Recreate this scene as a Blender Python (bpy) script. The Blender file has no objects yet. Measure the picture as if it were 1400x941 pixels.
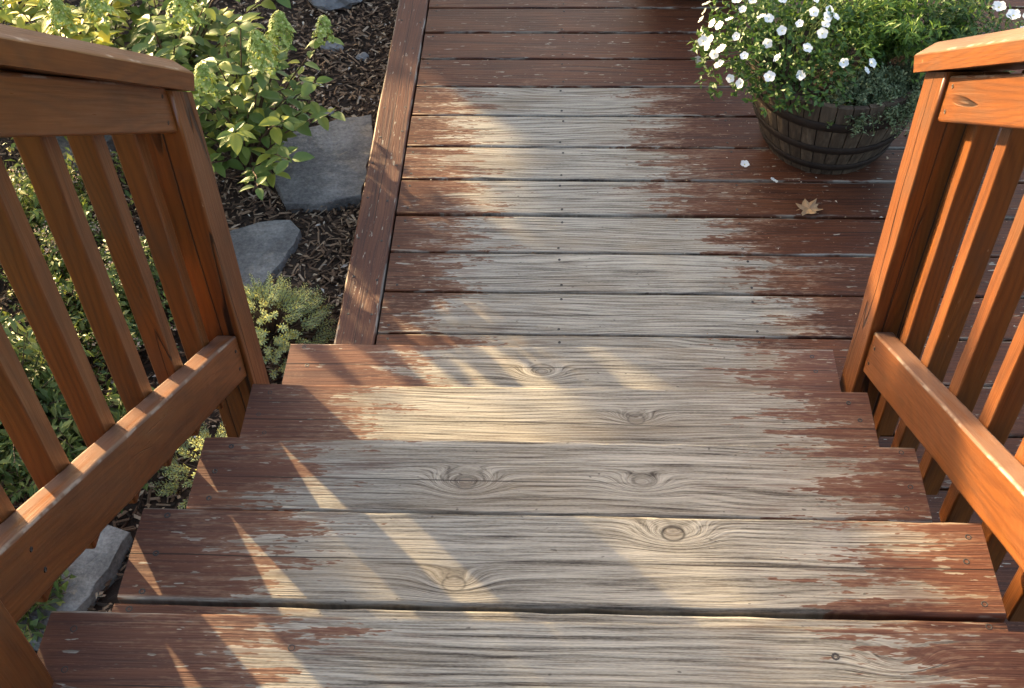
import bpy, bmesh, math, random
import numpy as np
from mathutils import Vector, Matrix
R = random.Random(7)
RAD = math.radians
scene = bpy.context.scene
COL = scene.collection

# ------------------------------------------------------------------ camera
cam = bpy.data.objects.new('camera', bpy.data.cameras.new('camera'))
COL.objects.link(cam)
CM = ((0.999056, -0.011825, 0.04179), (0.037005, 0.73546, -0.676557), (-0.022735, 0.677465, 0.735204))
cam.matrix_world = Matrix(((*CM[0], 0.0), (*CM[1], 0.0), (*CM[2], 2.0762), (0, 0, 0, 1)))
cam.data.sensor_fit = 'HORIZONTAL'; cam.data.sensor_width = 36.0
cam.data.lens = 1604.3 * 36.0 / 1400.0
cam.data.clip_start = 0.02; cam.data.clip_end = 500.0
scene.camera = cam
# ------------------------------------------------------------------ sky, sun, exposure
SUN_EL, SUN_AZ = 13.0, 315.0          # low sun, ahead and to the left of the stairs
world = bpy.data.worlds.new('World'); scene.world = world; world.use_nodes = True
wt = world.node_tree; wt.nodes.clear()
wo = wt.nodes.new('ShaderNodeOutputWorld'); wb = wt.nodes.new('ShaderNodeBackground')
sk = wt.nodes.new('ShaderNodeTexSky'); sk.sky_type = 'NISHITA'; sk.sun_disc = False
sk.sun_elevation = RAD(SUN_EL); sk.sun_rotation = RAD(SUN_AZ)
sk.dust_density = 6.0; sk.air_density = 0.8; sk.ozone_density = 0.4
wt.links.new(sk.outputs[0], wb.inputs[0]); wt.links.new(wb.outputs[0], wo.inputs[0])
wb.inputs[1].default_value = 0.15
sd = bpy.data.lights.new('sun', 'SUN'); sd.energy = 3.9; sd.angle = RAD(0.75); sd.color = (1.0, 0.75, 0.41)
sun = bpy.data.objects.new('sun', sd); COL.objects.link(sun)
az = RAD(SUN_AZ); el = RAD(SUN_EL)
SUNV = Vector((math.sin(az) * math.cos(el), math.cos(az) * math.cos(el), math.sin(el)))   # towards the sun
sun.rotation_euler = SUNV.to_track_quat('Z', 'Y').to_euler()
sun.location = SUNV * 20
vs = scene.view_settings
vs.view_transform = 'Standard'; vs.look = 'None'; vs.gamma = 1.0; vs.use_curve_mapping = False
vs.exposure = 2.7
scene.render.engine = 'CYCLES'
cy = scene.cycles
cy.max_bounces = 5; cy.diffuse_bounces = 3; cy.glossy_bounces = 2; cy.transmission_bounces = 2; cy.transparent_max_bounces = 2
cy.caustics_reflective = False; cy.caustics_refractive = False

# ------------------------------------------------------------------ node helpers
class S:
    def __init__(s, t, k): s.t = t; s.k = k
    def __add__(s, o): return s.t.m('ADD', s, o)
    __radd__ = __add__
    def __sub__(s, o): return s.t.m('SUBTRACT', s, o)
    def __rsub__(s, o): return s.t.m('SUBTRACT', o, s)
    def __mul__(s, o): return s.t.m('MULTIPLY', s, o)
    __rmul__ = __mul__
    def __truediv__(s, o): return s.t.m('DIVIDE', s, o)
    def __pow__(s, o): return s.t.m('POWER', s, o)
class T:
    def __init__(s, name):
        s.mat = bpy.data.materials.new(name); s.mat.use_nodes = True
        s.nt = s.mat.node_tree; s.nt.nodes.clear()
    def n(s, kind): return s.nt.nodes.new(kind)
    def put(s, inp, v):
        if isinstance(v, S): s.nt.links.new(v.k, inp)
        elif isinstance(v, (tuple, list)):
            inp.default_value = (*v, 1.0) if len(v) == 3 and len(inp.default_value) == 4 else v
        else: inp.default_value = v
    def m(s, op, a, b=None, c=None, clamp=False):
        nd = s.n('ShaderNodeMath'); nd.operation = op; nd.use_clamp = clamp
        for i, v in enumerate((a, b, c)):
            if v is not None: s.put(nd.inputs[i], v)
        return S(s, nd.outputs[0])
    def coords(s, which='Object'):
        nd = s.n('ShaderNodeTexCoord'); sp = s.n('ShaderNodeSeparateXYZ')
        s.nt.links.new(nd.outputs[which], sp.inputs[0])
        return [S(s, sp.outputs[i]) for i in range(3)]
    def comb(s, x, y, z=0.0):
        nd = s.n('ShaderNodeCombineXYZ')
        for i, v in enumerate((x, y, z)): s.put(nd.inputs[i], v)
        return S(s, nd.outputs[0])
    def noise(s, vec, scale=1.0, detail=2.0, rough=0.5, dist=0.0):
        nd = s.n('ShaderNodeTexNoise')
        if vec is not None: s.put(nd.inputs['Vector'], vec)
        nd.inputs['Scale'].default_value = scale; nd.inputs['Detail'].default_value = detail
        nd.inputs['Roughness'].default_value = rough; nd.inputs['Distortion'].default_value = dist
        return S(s, nd.outputs['Fac'])
    def attr(s, name):
        nd = s.n('ShaderNodeAttribute'); nd.attribute_type = 'OBJECT'; nd.attribute_name = name
        return S(s, nd.outputs['Fac'])
    def rnd(s):
        return S(s, s.n('ShaderNodeObjectInfo').outputs['Random'])
    def island(s):
        return S(s, s.n('ShaderNodeNewGeometry').outputs['Random Per Island'])
    def sm(s, a, lo, hi):
        nd = s.n('ShaderNodeMapRange'); nd.interpolation_type = 'SMOOTHSTEP'
        s.put(nd.inputs[0], a); nd.inputs[1].default_value = lo; nd.inputs[2].default_value = hi
        return S(s, nd.outputs[0])
    def ramp(s, f, stops):
        nd = s.n('ShaderNodeValToRGB'); s.put(nd.inputs[0], f); e = nd.color_ramp.elements
        while len(e) < len(stops): e.new(0.5)
        for i, (p, c) in enumerate(stops): e[i].position = p; e[i].color = (*c, 1.0)
        return S(s, nd.outputs[0])
    def mix(s, f, a, b, mode='MIX'):
        nd = s.n('ShaderNodeMix'); nd.data_type = 'RGBA'; nd.blend_type = mode
        s.put(nd.inputs[0], f); s.put(nd.inputs[6], a); s.put(nd.inputs[7], b)
        return S(s, nd.outputs[2])
    def out(s, color, rough, height=None, bump=1.0, spec=0.5, trans=None):
        b = s.n('ShaderNodeBsdfPrincipled'); o = s.n('ShaderNodeOutputMaterial')
        s.put(b.inputs['Base Color'], color); s.put(b.inputs['Roughness'], rough)
        s.put(b.inputs['Specular IOR Level'], spec)
        if height is not None:
            bp = s.n('ShaderNodeBump'); bp.inputs['Strength'].default_value = bump; bp.inputs['Distance'].default_value = 1.0
            s.put(bp.inputs['Height'], height); s.nt.links.new(bp.outputs[0], b.inputs['Normal'])
        if trans:
            tb = s.n('ShaderNodeBsdfTranslucent'); s.put(tb.inputs[0], color); mx = s.n('ShaderNodeMixShader')
            mx.inputs[0].default_value = trans
            s.nt.links.new(b.outputs[0], mx.inputs[1]); s.nt.links.new(tb.outputs[0], mx.inputs[2])
            s.nt.links.new(mx.outputs[0], o.inputs[0])
        else: s.nt.links.new(b.outputs[0], o.inputs[0])
        return s.mat

def weathered_wood(name):
    """Peeling red-brown stain over bare grey wood; grain runs along local X. Wear limits, knots and seed are object properties."""
    t = T(name); x, y, z = t.coords(); sd_ = t.attr('seed')
    wl, wr, hw = t.attr('wear_from'), t.attr('wear_to'), t.attr('half_width')
    nW = t.noise(t.comb(x * 1.1, y * 6.0, sd_), 1, 1.5)
    nW2 = t.noise(t.comb(x * 4.0, y * 20.0, sd_ + 5.0), 1, 2.0)
    kn = kd = kc = None
    for i in '123':
        dx = x - t.attr('knot_x' + i); dy = y - t.attr('knot_y' + i); ks = t.attr('knot_s' + i)
        e = t.m('EXPONENT', (dx * dx * 520.0 + dy * dy * 2300.0) * -1.0) * ks
        r = t.m('SQRT', dx * dx * 0.75 + dy * dy * 1.35)
        q = (r - 0.0135) * 520.0
        o_ = t.m('EXPONENT', q * q * -1.0) * t.attr('knot_o' + i)
        core = t.sm(r * -1.0, -0.0145, -0.006) * ks
        kn = e if kn is None else kn + e; kd = o_ if kd is None else kd + o_; kc = core if kc is None else kc + core
    g = y * 118.0 + (nW - 0.5) * 12.0 + (nW2 - 0.5) * 3.0 + kn * 5.0
    ring = (t.m('SINE', g * 6.2832) * 0.5 + 0.5) ** 3.0
    fib = t.noise(t.comb(x * 10.0, y * 460.0 + kn * 40.0, sd_), 1, 2.0, 0.6)
    mid = t.noise(t.comb(x * 3.0, y * 150.0 + (nW - 0.5) * 14.0 + kn * 9.0, sd_ + 2.0), 1, 3.0, 0.62)
    big = t.noise(t.comb(x * 3.0, y * 9.0, sd_ + 11.0), 1, 2.0)
    tone = ring * (0.06 + nW2 * 0.24) + (mid - 0.5) * 1.35 + (fib - 0.5) * 1.0 + (big - 0.5) * 0.30 + 0.40
    grit = t.noise(t.comb(x * 150.0, y * 900.0, sd_), 1, 1.0)
    tone = tone + (grit - 0.5) * 0.38
    bare_c = t.ramp(tone, [(0.08, (0.385, 0.348, 0.280)), (0.38, (0.268, 0.242, 0.193)), (0.58, (0.165, 0.145, 0.114)), (0.84, (0.042, 0.034, 0.026))])
    bare_c = t.mix(t.sm(big, 0.45, 0.75) * 0.45, bare_c, (0.27, 0.212, 0.143))
    cy_ = t.attr('crack_y') + (nW - 0.5) * 0.020 + (nW2 - 0.5) * 0.004
    crack = t.sm(t.m('ABSOLUTE', y - cy_) * -1.0, -0.0016, -0.0005) * t.attr('crack_s') * t.sm(t.noise(t.comb(x * 2.0, 3.0, sd_ + 21.0), 1, 2.0), 0.36, 0.48)
    # short checks along the grain
    chk = t.sm(mid + (fib - 0.5) * 0.4, 0.71, 0.78)
    crack = t.m('MAXIMUM', crack, chk * 0.6)
    dirt = t.sm(t.noise(t.comb(x * 70.0, y * 120.0, sd_ + 4.0), 1, 1.0), 0.74, 0.80)
    bare_c = t.mix(kc * 0.4, bare_c, (0.14, 0.10, 0.068))
    bare_c = t.mix(t.m('MAXIMUM', t.m('MAXIMUM', crack * 0.9, kd * 0.8), dirt * 0.6), bare_c, (0.022, 0.017, 0.014))
    # wear front
    n3 = t.noise(t.comb(x * 2.6, y * 34.0, sd_ + 3.0), 1, 2.0)
    n4 = t.noise(t.comb(x * 11.0, y * 120.0, sd_ + 7.0), 1, 3.0, 0.62)
    n5 = t.noise(t.comb(x * 55.0, y * 200.0, sd_ + 8.0), 1, 2.0, 0.6)
    n6 = t.noise(t.comb(x * 7.0, y * 26.0, sd_ + 17.0), 1, 3.0, 0.65)
    d = t.m('MINIMUM', x - wl, wr - x) + (n3 - 0.5) * 0.40 + (n6 - 0.5) * 0.42 + (n4 - 0.5) * 0.42 + (n5 - 0.5) * 0.24 + (ring - 0.5) * 0.05
    bare = t.sm(d, -0.004, 0.012)
    half = t.sm(d + (fib - 0.5) * 0.25 + (n5 - 0.5) * 0.2, -0.11, 0.0)
    fl = t.sm(t.noise(t.comb(x * 26.0, y * 130.0, sd_ + 6.0), 1, 3.0), 0.66, 0.685)
    ed = t.sm(t.m('ABSOLUTE', y) - hw, -0.007, -0.001) * t.sm(n4 + (n3 - 0.5) * 0.8, 0.50, 0.60)
    bare = t.m('MAXIMUM', bare, t.m('MAXIMUM', fl * 0.85, ed * 0.75))
    thin = t.sm(d, -0.16, 0.0)
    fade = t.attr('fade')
    st = t.ramp(nW2 * 0.5 + big * 0.5, [(0.30, (0.058, 0.0195, 0.0090)), (0.52, (0.096, 0.033, 0.0145)), (0.75, (0.145, 0.054, 0.023))])
    st = t.mix(ring * 0.30 + t.sm(mid, 0.45, 0.70) * 0.70, st, (0.026, 0.0105, 0.008))
    tn = t.attr('tone')
    st = t.mix(tn, st, (0.034, 0.0125, 0.0055))
    st = t.mix(t.sm(grit + fib, 1.12, 1.35) * 0.5, st, (0.18, 0.085, 0.047))
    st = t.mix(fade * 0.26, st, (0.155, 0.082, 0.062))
    st = t.mix(thin * 0.15 + half * 0.34, st, (0.22, 0.13, 0.08))
    st = t.mix(crack * 0.85, st, (0.012, 0.009, 0.008))
    lip = t.sm(t.m('ABSOLUTE', d + 0.001) * -1.0, -0.007, -0.001)
    st = t.mix(lip * 0.22, st, (0.30, 0.25, 0.20))
    res = t.sm(n6 + (n4 - 0.5) * 0.7 + (fib - 0.5) * 0.4, 0.54, 0.72) * t.sm(d, 0.42, 0.02)
    bare_c = t.mix(res * 0.55, bare_c, (0.125, 0.068, 0.046))
    col = t.mix(bare, st, bare_c)
    rough = bare * 0.34 + 0.52 + (fib - 0.5) * 0.35
    h = mid * -0.0018 + fib * -0.0012
    return t.out(col, rough, h, 0.7, bare * 0.14 + 0.17)

def stained_cedar(name, a=(0.180, 0.057, 0.0120), b=(0.066, 0.0205, 0.0058), crackiness=0.0):
    t = T(name); x, y, z = t.coords(); s0 = t.attr('seed')
    q = y + z * 0.8
    warp = t.noise(t.comb(x * 1.2, y * 7.0, z * 7.0 + s0), 1, 2.0)
    ring = (t.m('SINE', (q * 70.0 + warp * 16.0) * 6.2832) * 0.5 + 0.5) ** 2.0
    fib = t.noise(t.comb(x * 7.0, y * 300.0, z * 300.0 + s0), 1, 3.0, 0.6)
    mid = t.noise(t.comb(x * 2.5, y * 45.0, z * 45.0 + s0), 1, 4.0, 0.6)
    big = t.noise(t.comb(x * 2.0, y * 4.0, z * 4.0 + s0), 1, 3.0)
    tone = mid * 0.45 + ring * 0.14 + fib * 0.30 + big * 0.30 - 0.03
    col = t.ramp(tone, [(0.35, a), (0.60, tuple((p + q_) / 2 for p, q_ in zip(a, b))), (0.85, b)])
    ptc = t.noise(t.comb(x * 5.0, y * 11.0, z * 11.0 + s0 + 8.0), 1, 4.0, 0.65)
    col = t.mix(t.sm(ptc, 0.48, 0.70) * 0.5, col, (0.078, 0.036, 0.016))
    col = t.mix(t.sm(ptc, 0.44, 0.26) * 0.35, col, (0.20, 0.086, 0.030))
    sp = t.sm(t.noise(t.comb(x * 30.0, y * 60.0, z * 60.0 + s0), 1, 3.0), 0.74, 0.78)
    col = t.mix(sp * 0.5, col, (0.42, 0.27, 0.15))
    dk = t.sm(t.noise(t.comb(x * 22.0, y * 48.0, z * 48.0 + s0 + 4.0), 1, 2.0), 0.72, 0.78)
    col = t.mix(dk * 0.55, col, (0.05, 0.022, 0.012))
    h = mid * 0.0009 + fib * 0.0008
    cw = 0.004 + 0.006 * crackiness
    c1 = t.noise(t.comb(x * 0.9, y * 13.0, z * 13.0 + s0 + 2.0), 1, 1.5)
    cm = t.sm(t.noise(t.comb(x * 1.5, y * 9.0, z * 9.0 + s0 + 13.0), 1, 1.0), 0.60 - 0.18 * crackiness, 0.66 - 0.16 * crackiness)
    cr = t.sm(t.m('ABSOLUTE', c1 - 0.5) * -1.0, -cw, -cw * 0.3) * cm
    for i in '12':
        cc = t.attr('crack_y' + i) + (c1 - 0.5) * 0.03 + (mid - 0.5) * 0.006
        cr = t.m('MAXIMUM', cr, t.sm(t.m('ABSOLUTE', y - cc) * -1.0, -0.0020, -0.0007) * t.attr('crack_s' + i) * t.sm(t.noise(t.comb(x * 2.5, 1.0, s0 + 3.0), 1, 1.0), 0.34, 0.44))
    col = t.mix(cr * 0.92, col, (0.010, 0.005, 0.003))
    h = h - cr * 0.003
    tz = t.attr('top_z')
    on = t.m('GREATER_THAN', tz, 0.0001)
    worn_sheen = t.sm(z - tz, -0.0055, -0.0035) * on  # weathered grey plus pale sky reflection on rail tops, put into the colour
    col = t.mix(worn_sheen * t.sm(mid, 0.25, 0.55) * 0.75, col, (0.150, 0.088, 0.062))
    edge_ = t.sm(t.m('ABSOLUTE', z - tz + 0.0025) * -1.0, -0.0028, -0.0004) * on * t.sm(t.noise(t.comb(x * 24.0, y * 30.0, s0), 1, 3.0), 0.50, 0.60)
    col = t.mix(edge_ * 0.55, col, (0.42, 0.33, 0.25))
    return t.out(col, (fib - 0.5) * 0.35 + (ptc - 0.5) * 0.35 + 0.38, h, 0.7, 0.45)

def plain(name, c1, c2, scale=30.0, rough=0.8, bump=0.002, spec=0.3, detail=5.0):
    t = T(name); x, y, z = t.coords()
    n = t.noise(t.comb(x, y, z), scale, detail, 0.6)
    n2 = t.noise(t.comb(x, y, z), scale * 0.17, 3.0, 0.6)
    col = t.ramp(n * 0.6 + n2 * 0.4, [(0.3, c1), (0.7, c2)])
    return t.out(col, rough, n * bump, 0.8, spec)

def leafy(name, stops, trans=0.3, rough=0.5, per='island', spec=0.35):
    t = T(name)
    f = t.island() if per == 'island' else t.rnd()
    x, y, z = t.coords()
    n = t.noise(t.comb(x, y, z), 60.0, 2.0)
    col = t.ramp(f * 0.8 + n * 0.2, stops)
    return t.out(col, rough, None, 1.0, spec, trans)

def flagstone_mat():
    t = T('bluestone'); x, y, z = t.coords()
    n = t.noise(t.comb(x, y, z), 9.0, 6.0, 0.65); n2 = t.noise(t.comb(x, y, z), 120.0, 4.0, 0.7); n3 = t.noise(t.comb(x * 4.0, y * 14.0, z), 2.0, 4.0, 0.6)
    col = t.ramp(n * 0.5 + n2 * 0.35 + n3 * 0.2, [(0.40, (0.055, 0.052, 0.046)), (0.52, (0.130, 0.122, 0.108)), (0.66, (0.25, 0.235, 0.205))])
    col = t.mix(t.sm(n2, 0.68, 0.76) * 0.5, col, (0.36, 0.35, 0.32))
    return t.out(col, 0.78, n * 0.010 + n2 * 0.0022 + n3 * 0.007, 1.0, 0.35)

def chips_mat(name, stops, rough=0.85):
    t = T(name); col = t.ramp(t.island(), stops); x, y, z = t.coords()
    n = t.noise(t.comb(x, y, z), 250.0, 2.0)
    col = t.mix(n * 0.5, col, (0.02, 0.014, 0.010))
    return t.out(col, rough, None, 1.0, 0.25)

M = {}
M['tread'] = weathered_wood('peeling_stained_wood')
M['rail'] = stained_cedar('stained_cedar')
M['post'] = stained_cedar('stained_cedar_checked', crackiness=1.0)
M['metal'] = plain('rusty_screw', (0.010, 0.008, 0.007), (0.035, 0.026, 0.020), 400.0, 0.6, 0.0003, 0.5)
M['soil'] = plain('garden_soil', (0.020, 0.014, 0.010), (0.070, 0.047, 0.031), 22.0, 0.95, 0.02, 0.15, 8.0)
M['stone'] = flagstone_mat()
M['rock'] = plain('grey_rock', (0.10, 0.095, 0.088), (0.30, 0.285, 0.26), 25.0, 0.85, 0.01)
M['mulch'] = chips_mat('mulch_chips', [(0.0, (0.028, 0.017, 0.010)), (0.35, (0.085, 0.050, 0.028)), (0.65, (0.18, 0.108, 0.060)), (0.87, (0.33, 0.215, 0.125)), (1.0, (0.52, 0.40, 0.27))])
M['litter'] = chips_mat('dry_leaf_litter', [(0.0, (0.16, 0.09, 0.05)), (0.4, (0.34, 0.22, 0.12)), (0.8, (0.52, 0.40, 0.26)), (1.0, (0.66, 0.60, 0.50))])
M['stem'] = plain('woody_stem', (0.05, 0.03, 0.018), (0.13, 0.08, 0.045), 80.0, 0.8, 0.001)
M['gstem'] = plain('green_stem', (0.06, 0.09, 0.025), (0.12, 0.16, 0.05), 80.0, 0.6, 0.0005)
M['hyd_leaf'] = leafy('hydrangea_leaf', [(0.0, (0.070, 0.118, 0.024)), (0.5, (0.130, 0.185, 0.034)), (0.80, (0.23, 0.265, 0.04)), (0.95, (0.42, 0.38, 0.045)), (1.0, (0.34, 0.20, 0.06))], 0.28, 0.48, 'object')
M['hyd_leaf_y'] = leafy('hydrangea_leaf_golden', [(0.0, (0.15, 0.19, 0.03)), (0.5, (0.31, 0.33, 0.04)), (1.0, (0.58, 0.47, 0.05))], 0.32, 0.48, 'object')
M['hyd_leaf_far'] = leafy('hydrangea_leaf_mass', [(0.0, (0.070, 0.118, 0.024)), (0.5, (0.130, 0.185, 0.034)), (0.80, (0.23, 0.265, 0.04)), (0.95, (0.42, 0.38, 0.045)), (1.0, (0.34, 0.20, 0.06))], 0.28, 0.48, 'island')
M['hyd_leaf_y_far'] = leafy('hydrangea_leaf_golden_mass', [(0.0, (0.15, 0.19, 0.03)), (0.5, (0.31, 0.33, 0.04)), (1.0, (0.58, 0.47, 0.05))], 0.32, 0.48, 'island')
M['panicle'] = leafy('lime_floret', [(0.0, (0.19, 0.25, 0.035)), (0.55, (0.33, 0.39, 0.07)), (0.85, (0.52, 0.54, 0.18)), (1.0, (0.64, 0.64, 0.34))], 0.25, 0.6)
M['spirea'] = leafy('narrow_green_leaf', [(0.0, (0.045, 0.074, 0.018)), (0.5, (0.100, 0.140, 0.030)), (0.85, (0.20, 0.22, 0.045)), (1.0, (0.42, 0.35, 0.15))], 0.25, 0.5)
M['spirea_y'] = leafy('golden_narrow_leaf', [(0.0, (0.06, 0.10, 0.02)), (0.5, (0.16, 0.20, 0.035)), (0.85, (0.30, 0.29, 0.06)), (0.93, (0.42, 0.25, 0.18)), (1.0, (0.52, 0.38, 0.28))], 0.3, 0.5)
M['deadbits'] = leafy('dry_flower_bits', [(0.0, (0.20, 0.11, 0.06)), (0.5, (0.38, 0.25, 0.16)), (1.0, (0.55, 0.44, 0.33))], 0.2, 0.7)
M['juniper'] = leafy('blue_gold_juniper', [(0.0, (0.28, 0.36, 0.22)), (0.4, (0.45, 0.53, 0.30)), (0.65, (0.60, 0.60, 0.22)), (1.0, (0.76, 0.68, 0.15))], 0.35, 0.6)
M['petunia_leaf'] = leafy('petunia_leaf', [(0.0, (0.032, 0.070, 0.016)), (0.6, (0.065, 0.125, 0.024)), (1.0, (0.13, 0.19, 0.035))], 0.28, 0.5)
M['feather'] = leafy('feathery_leaf', [(0.0, (0.065, 0.125, 0.018)), (0.6, (0.13, 0.22, 0.030)), (1.0, (0.25, 0.34, 0.055))], 0.3, 0.5)
M['thyme'] = leafy('grey_green_leaf', [(0.0, (0.06, 0.09, 0.04)), (0.6, (0.13, 0.165, 0.075)), (1.0, (0.25, 0.27, 0.14))], 0.2, 0.6)
M['petal'] = leafy('white_petal', [(0.0, (0.74, 0.73, 0.68)), (1.0, (0.86, 0.85, 0.82))], 0.25, 0.55, 'object')
M['throat'] = plain('flower_throat', (0.55, 0.48, 0.14), (0.62, 0.58, 0.25), 100.0, 0.6, 0.0)
M['dry_petal'] = plain('withered_petal', (0.30, 0.22, 0.14), (0.60, 0.52, 0.40), 200.0, 0.7, 0.001)
M['brown_leaf'] = plain('dry_brown_leaf', (0.18, 0.10, 0.048), (0.40, 0.255, 0.13), 90.0, 0.65, 0.002)
M['tree_leaf'] = leafy('tree_leaf', [(0.0, (0.04, 0.08, 0.02)), (1.0, (0.10, 0.15, 0.035))], 0.15, 0.5)
M['bark'] = plain('tree_bark', (0.06, 0.045, 0.035), (0.16, 0.125, 0.10), 18.0, 0.9, 0.02)
M['hoop'] = plain('barrel_hoop', (0.012, 0.008, 0.006), (0.034, 0.022, 0.015), 60.0, 0.75, 0.0008, 0.15)
def stave_mat():
    t = T('barrel_stave'); x, y, z = t.coords(); s0 = t.attr('seed')
    n = t.noise(t.comb(x * 120.0, y * 120.0, z * 9.0 + s0), 1, 4.0, 0.6); n2 = t.noise(t.comb(x * 15.0, y * 15.0, z * 6.0 + s0), 1, 3.0)
    col = t.ramp(n * 0.55 + n2 * 0.45, [(0.30, (0.022, 0.014, 0.009)), (0.52, (0.066, 0.045, 0.028)), (0.74, (0.15, 0.110, 0.072))])
    return t.out(col, 0.75, n * 0.002, 0.9, 0.3)
M['stave'] = stave_mat()
M['grass'] = plain('lawn_beyond', (0.03, 0.05, 0.012), (0.07, 0.10, 0.03), 12.0, 0.95, 0.02)

# ------------------------------------------------------------------ object helpers
def link(name, me, mat=None, parent=None, loc=None, mw=None):
    o = bpy.data.objects.new(name, me); COL.objects.link(o)
    if mat is not None and me is not None and not me.materials: me.materials.append(mat)
    if mw is not None: o.matrix_local = mw
    elif loc is not None: o.location = loc
    if parent is not None: o.parent = parent
    return o
def tag(o, label, cat=None, group=None, kind=None):
    if label: o['label'] = label
    if cat: o['category'] = cat
    if group: o['group'] = group
    if kind: o['kind'] = kind
    return o
def thing(name, label, cat, loc=(0, 0, 0), group=None, kind=None):
    return tag(link(name, None, loc=loc), label, cat, group, kind)
def mesh(name, v, f, smooth=False):
    me = bpy.data.meshes.new(name); me.from_pydata([tuple(map(float, p)) for p in v], [], f); me.update()
    if smooth: me.polygons.foreach_set('use_smooth', [True] * len(me.polygons))
    return me
def plank_mesh(name, x0, x1, W, Th, rnd_=0.005, seg=14, jit=0.0009, cut0=0.0, cut1=0.0, rr=None):
    """Rounded-edge board along local X; centred in Y and Z. cut0/cut1 shear the ends (plumb cuts)."""
    rr = rr or R
    pr = []
    for sy, sz, a0 in ((1, 1, 0), (-1, 1, 90), (-1, -1, 180), (1, -1, 270)):
        for a in (0, 45, 90):
            an = RAD(a0 + a)
            pr.append((sy * (W / 2 - rnd_) + rnd_ * math.cos(an), sz * (Th / 2 - rnd_) + rnd_ * math.sin(an)))
    n = len(pr); v = []; f = []
    for i in range(seg + 1):
        u = i / seg; x = x0 + (x1 - x0) * u
        jy = rr.uniform(-jit, jit); jz = rr.uniform(-jit, jit)
        for k, (y, z) in enumerate(pr):
            ins = 0.0
            if i == 0: ins = cut0 * z
            elif i == seg: ins = cut1 * z
            v.append((x + ins, y + jy + rr.uniform(-jit, jit) * 0.5, z + jz * 0.6))
    for i in range(seg):
        for k in range(n):
            a = i * n + k; b = i * n + (k + 1) % n
            f.append((a, b, b + n, a + n))
    f.append(tuple(range(n - 1, -1, -1))); f.append(tuple(range(seg * n, seg * n + n)))
    me = mesh(name, v, f)
    sm_ = [(i < seg * n and (i % n) % 3 != 2) for i in range(len(f))]
    me.polygons.foreach_set('use_smooth', sm_)
    return me
def frame(loc, X, Y):
    X = Vector(X).normalized(); Y = Vector(Y); Y = (Y - X * Y.dot(X)).normalized(); Z = X.cross(Y)
    m = Matrix((X, Y, Z)).transposed().to_4x4(); m.translation = Vector(loc); return m
def tube(path, radii, n=6):
    v = []; f = []
    path = [Vector(p) for p in path]
    for i, p in enumerate(path):
        d = (path[min(i + 1, len(path) - 1)] - path[max(i - 1, 0)]).normalized()
        a = d.orthogonal().normalized(); b = d.cross(a)
        for k in range(n):
            t = 2 * math.pi * k / n; v.append(p + (a * math.cos(t) + b * math.sin(t)) * radii[i])
    for i in range(len(path) - 1):
        for k in range(n):
            f.append((i * n + k, i * n + (k + 1) % n, (i + 1) * n + (k + 1) % n, (i + 1) * n + k))
    return v, f
def join(parts):
    V = []; F = []
    for v, f in parts:
        o = len(V); V += list(v); F += [tuple(i + o for i in q) for q in f]
    return V, F
# small leaf template: base at origin, along +X, normal +Z
LEAF_V = np.array([(0, 0, 0), (0.45, 0.5, 0.10), (0.45, 0, -0.02), (0.45, -0.5, 0.10), (1, 0, -0.12)])
LEAF_F = [(0, 2, 1), (0, 3, 2), (1, 2, 4), (2, 3, 4)]
def leaf_cloud(name, items):
    """items: (pos, dir, up, length, width) -> one mesh of folded little leaves."""
    P = np.array([i[0] for i in items], float); D = np.array([i[1] for i in items], float); U = np.array([i[2] for i in items], float)
    L = np.array([i[3] for i in items])[:, None]; W = np.array([i[4] for i in items])[:, None]
    D /= np.linalg.norm(D, axis=1, keepdims=True) + 1e-9
    Y = np.cross(U, D); Y /= np.linalg.norm(Y, axis=1, keepdims=True) + 1e-9
    Z = np.cross(D, Y)
    V = np.concatenate([P + D * L * a + Y * W * b + Z * L * c for a, b, c in LEAF_V], 1).reshape(-1, 3)
    n = len(items); F = (np.arange(n)[:, None, None] * 5 + np.array(LEAF_F)[None]).reshape(-1, 3)
    me = bpy.data.meshes.new(name); me.from_pydata(V.tolist(), [], F.tolist()); me.update()
    me.polygons.foreach_set('use_smooth', [True] * len(me.polygons))
    return me
def rv(s=1.0): return Vector((R.gauss(0, s), R.gauss(0, s), R.gauss(0, s)))

# ------------------------------------------------------------------ ground
GZ = -0.13
def ground():
    n = 70; v = []; f = []
    xs = np.linspace(-3.2, 0.4, n); ys = np.linspace(-0.6, 5.2, n)
    for y in ys:
        for x in xs:
            edge = (x in (xs[0], xs[-1])) or (y in (ys[0], ys[-1]))
            z = GZ - 0.004 + (0 if edge else 0.012 * math.sin(x * 7 + y * 3) * math.sin(y * 5.3 - x * 2) + R.uniform(-.006, .006))
            v.append((x, y, z))
    for j in range(n - 1):
        for i in range(n - 1): f.append((j * n + i, j * n + i + 1, (j + 1) * n + i + 1, (j + 1) * n + i))
    b = len(v)
    tag(link('garden_bed', mesh('garden_bed', v, f, True), M['soil']), 'dark mulched soil of the garden bed left of the deck', kind='structure')
    g = 250.0
    tag(link('ground', mesh('ground', [(-g, -g, GZ - 0.03), (g, -g, GZ - 0.03), (g, g, GZ - 0.03), (-g, g, GZ - 0.03)], [(0, 1, 2, 3)]), M['grass']), 'lawn around the deck and beds', kind='structure')
ground()

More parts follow.
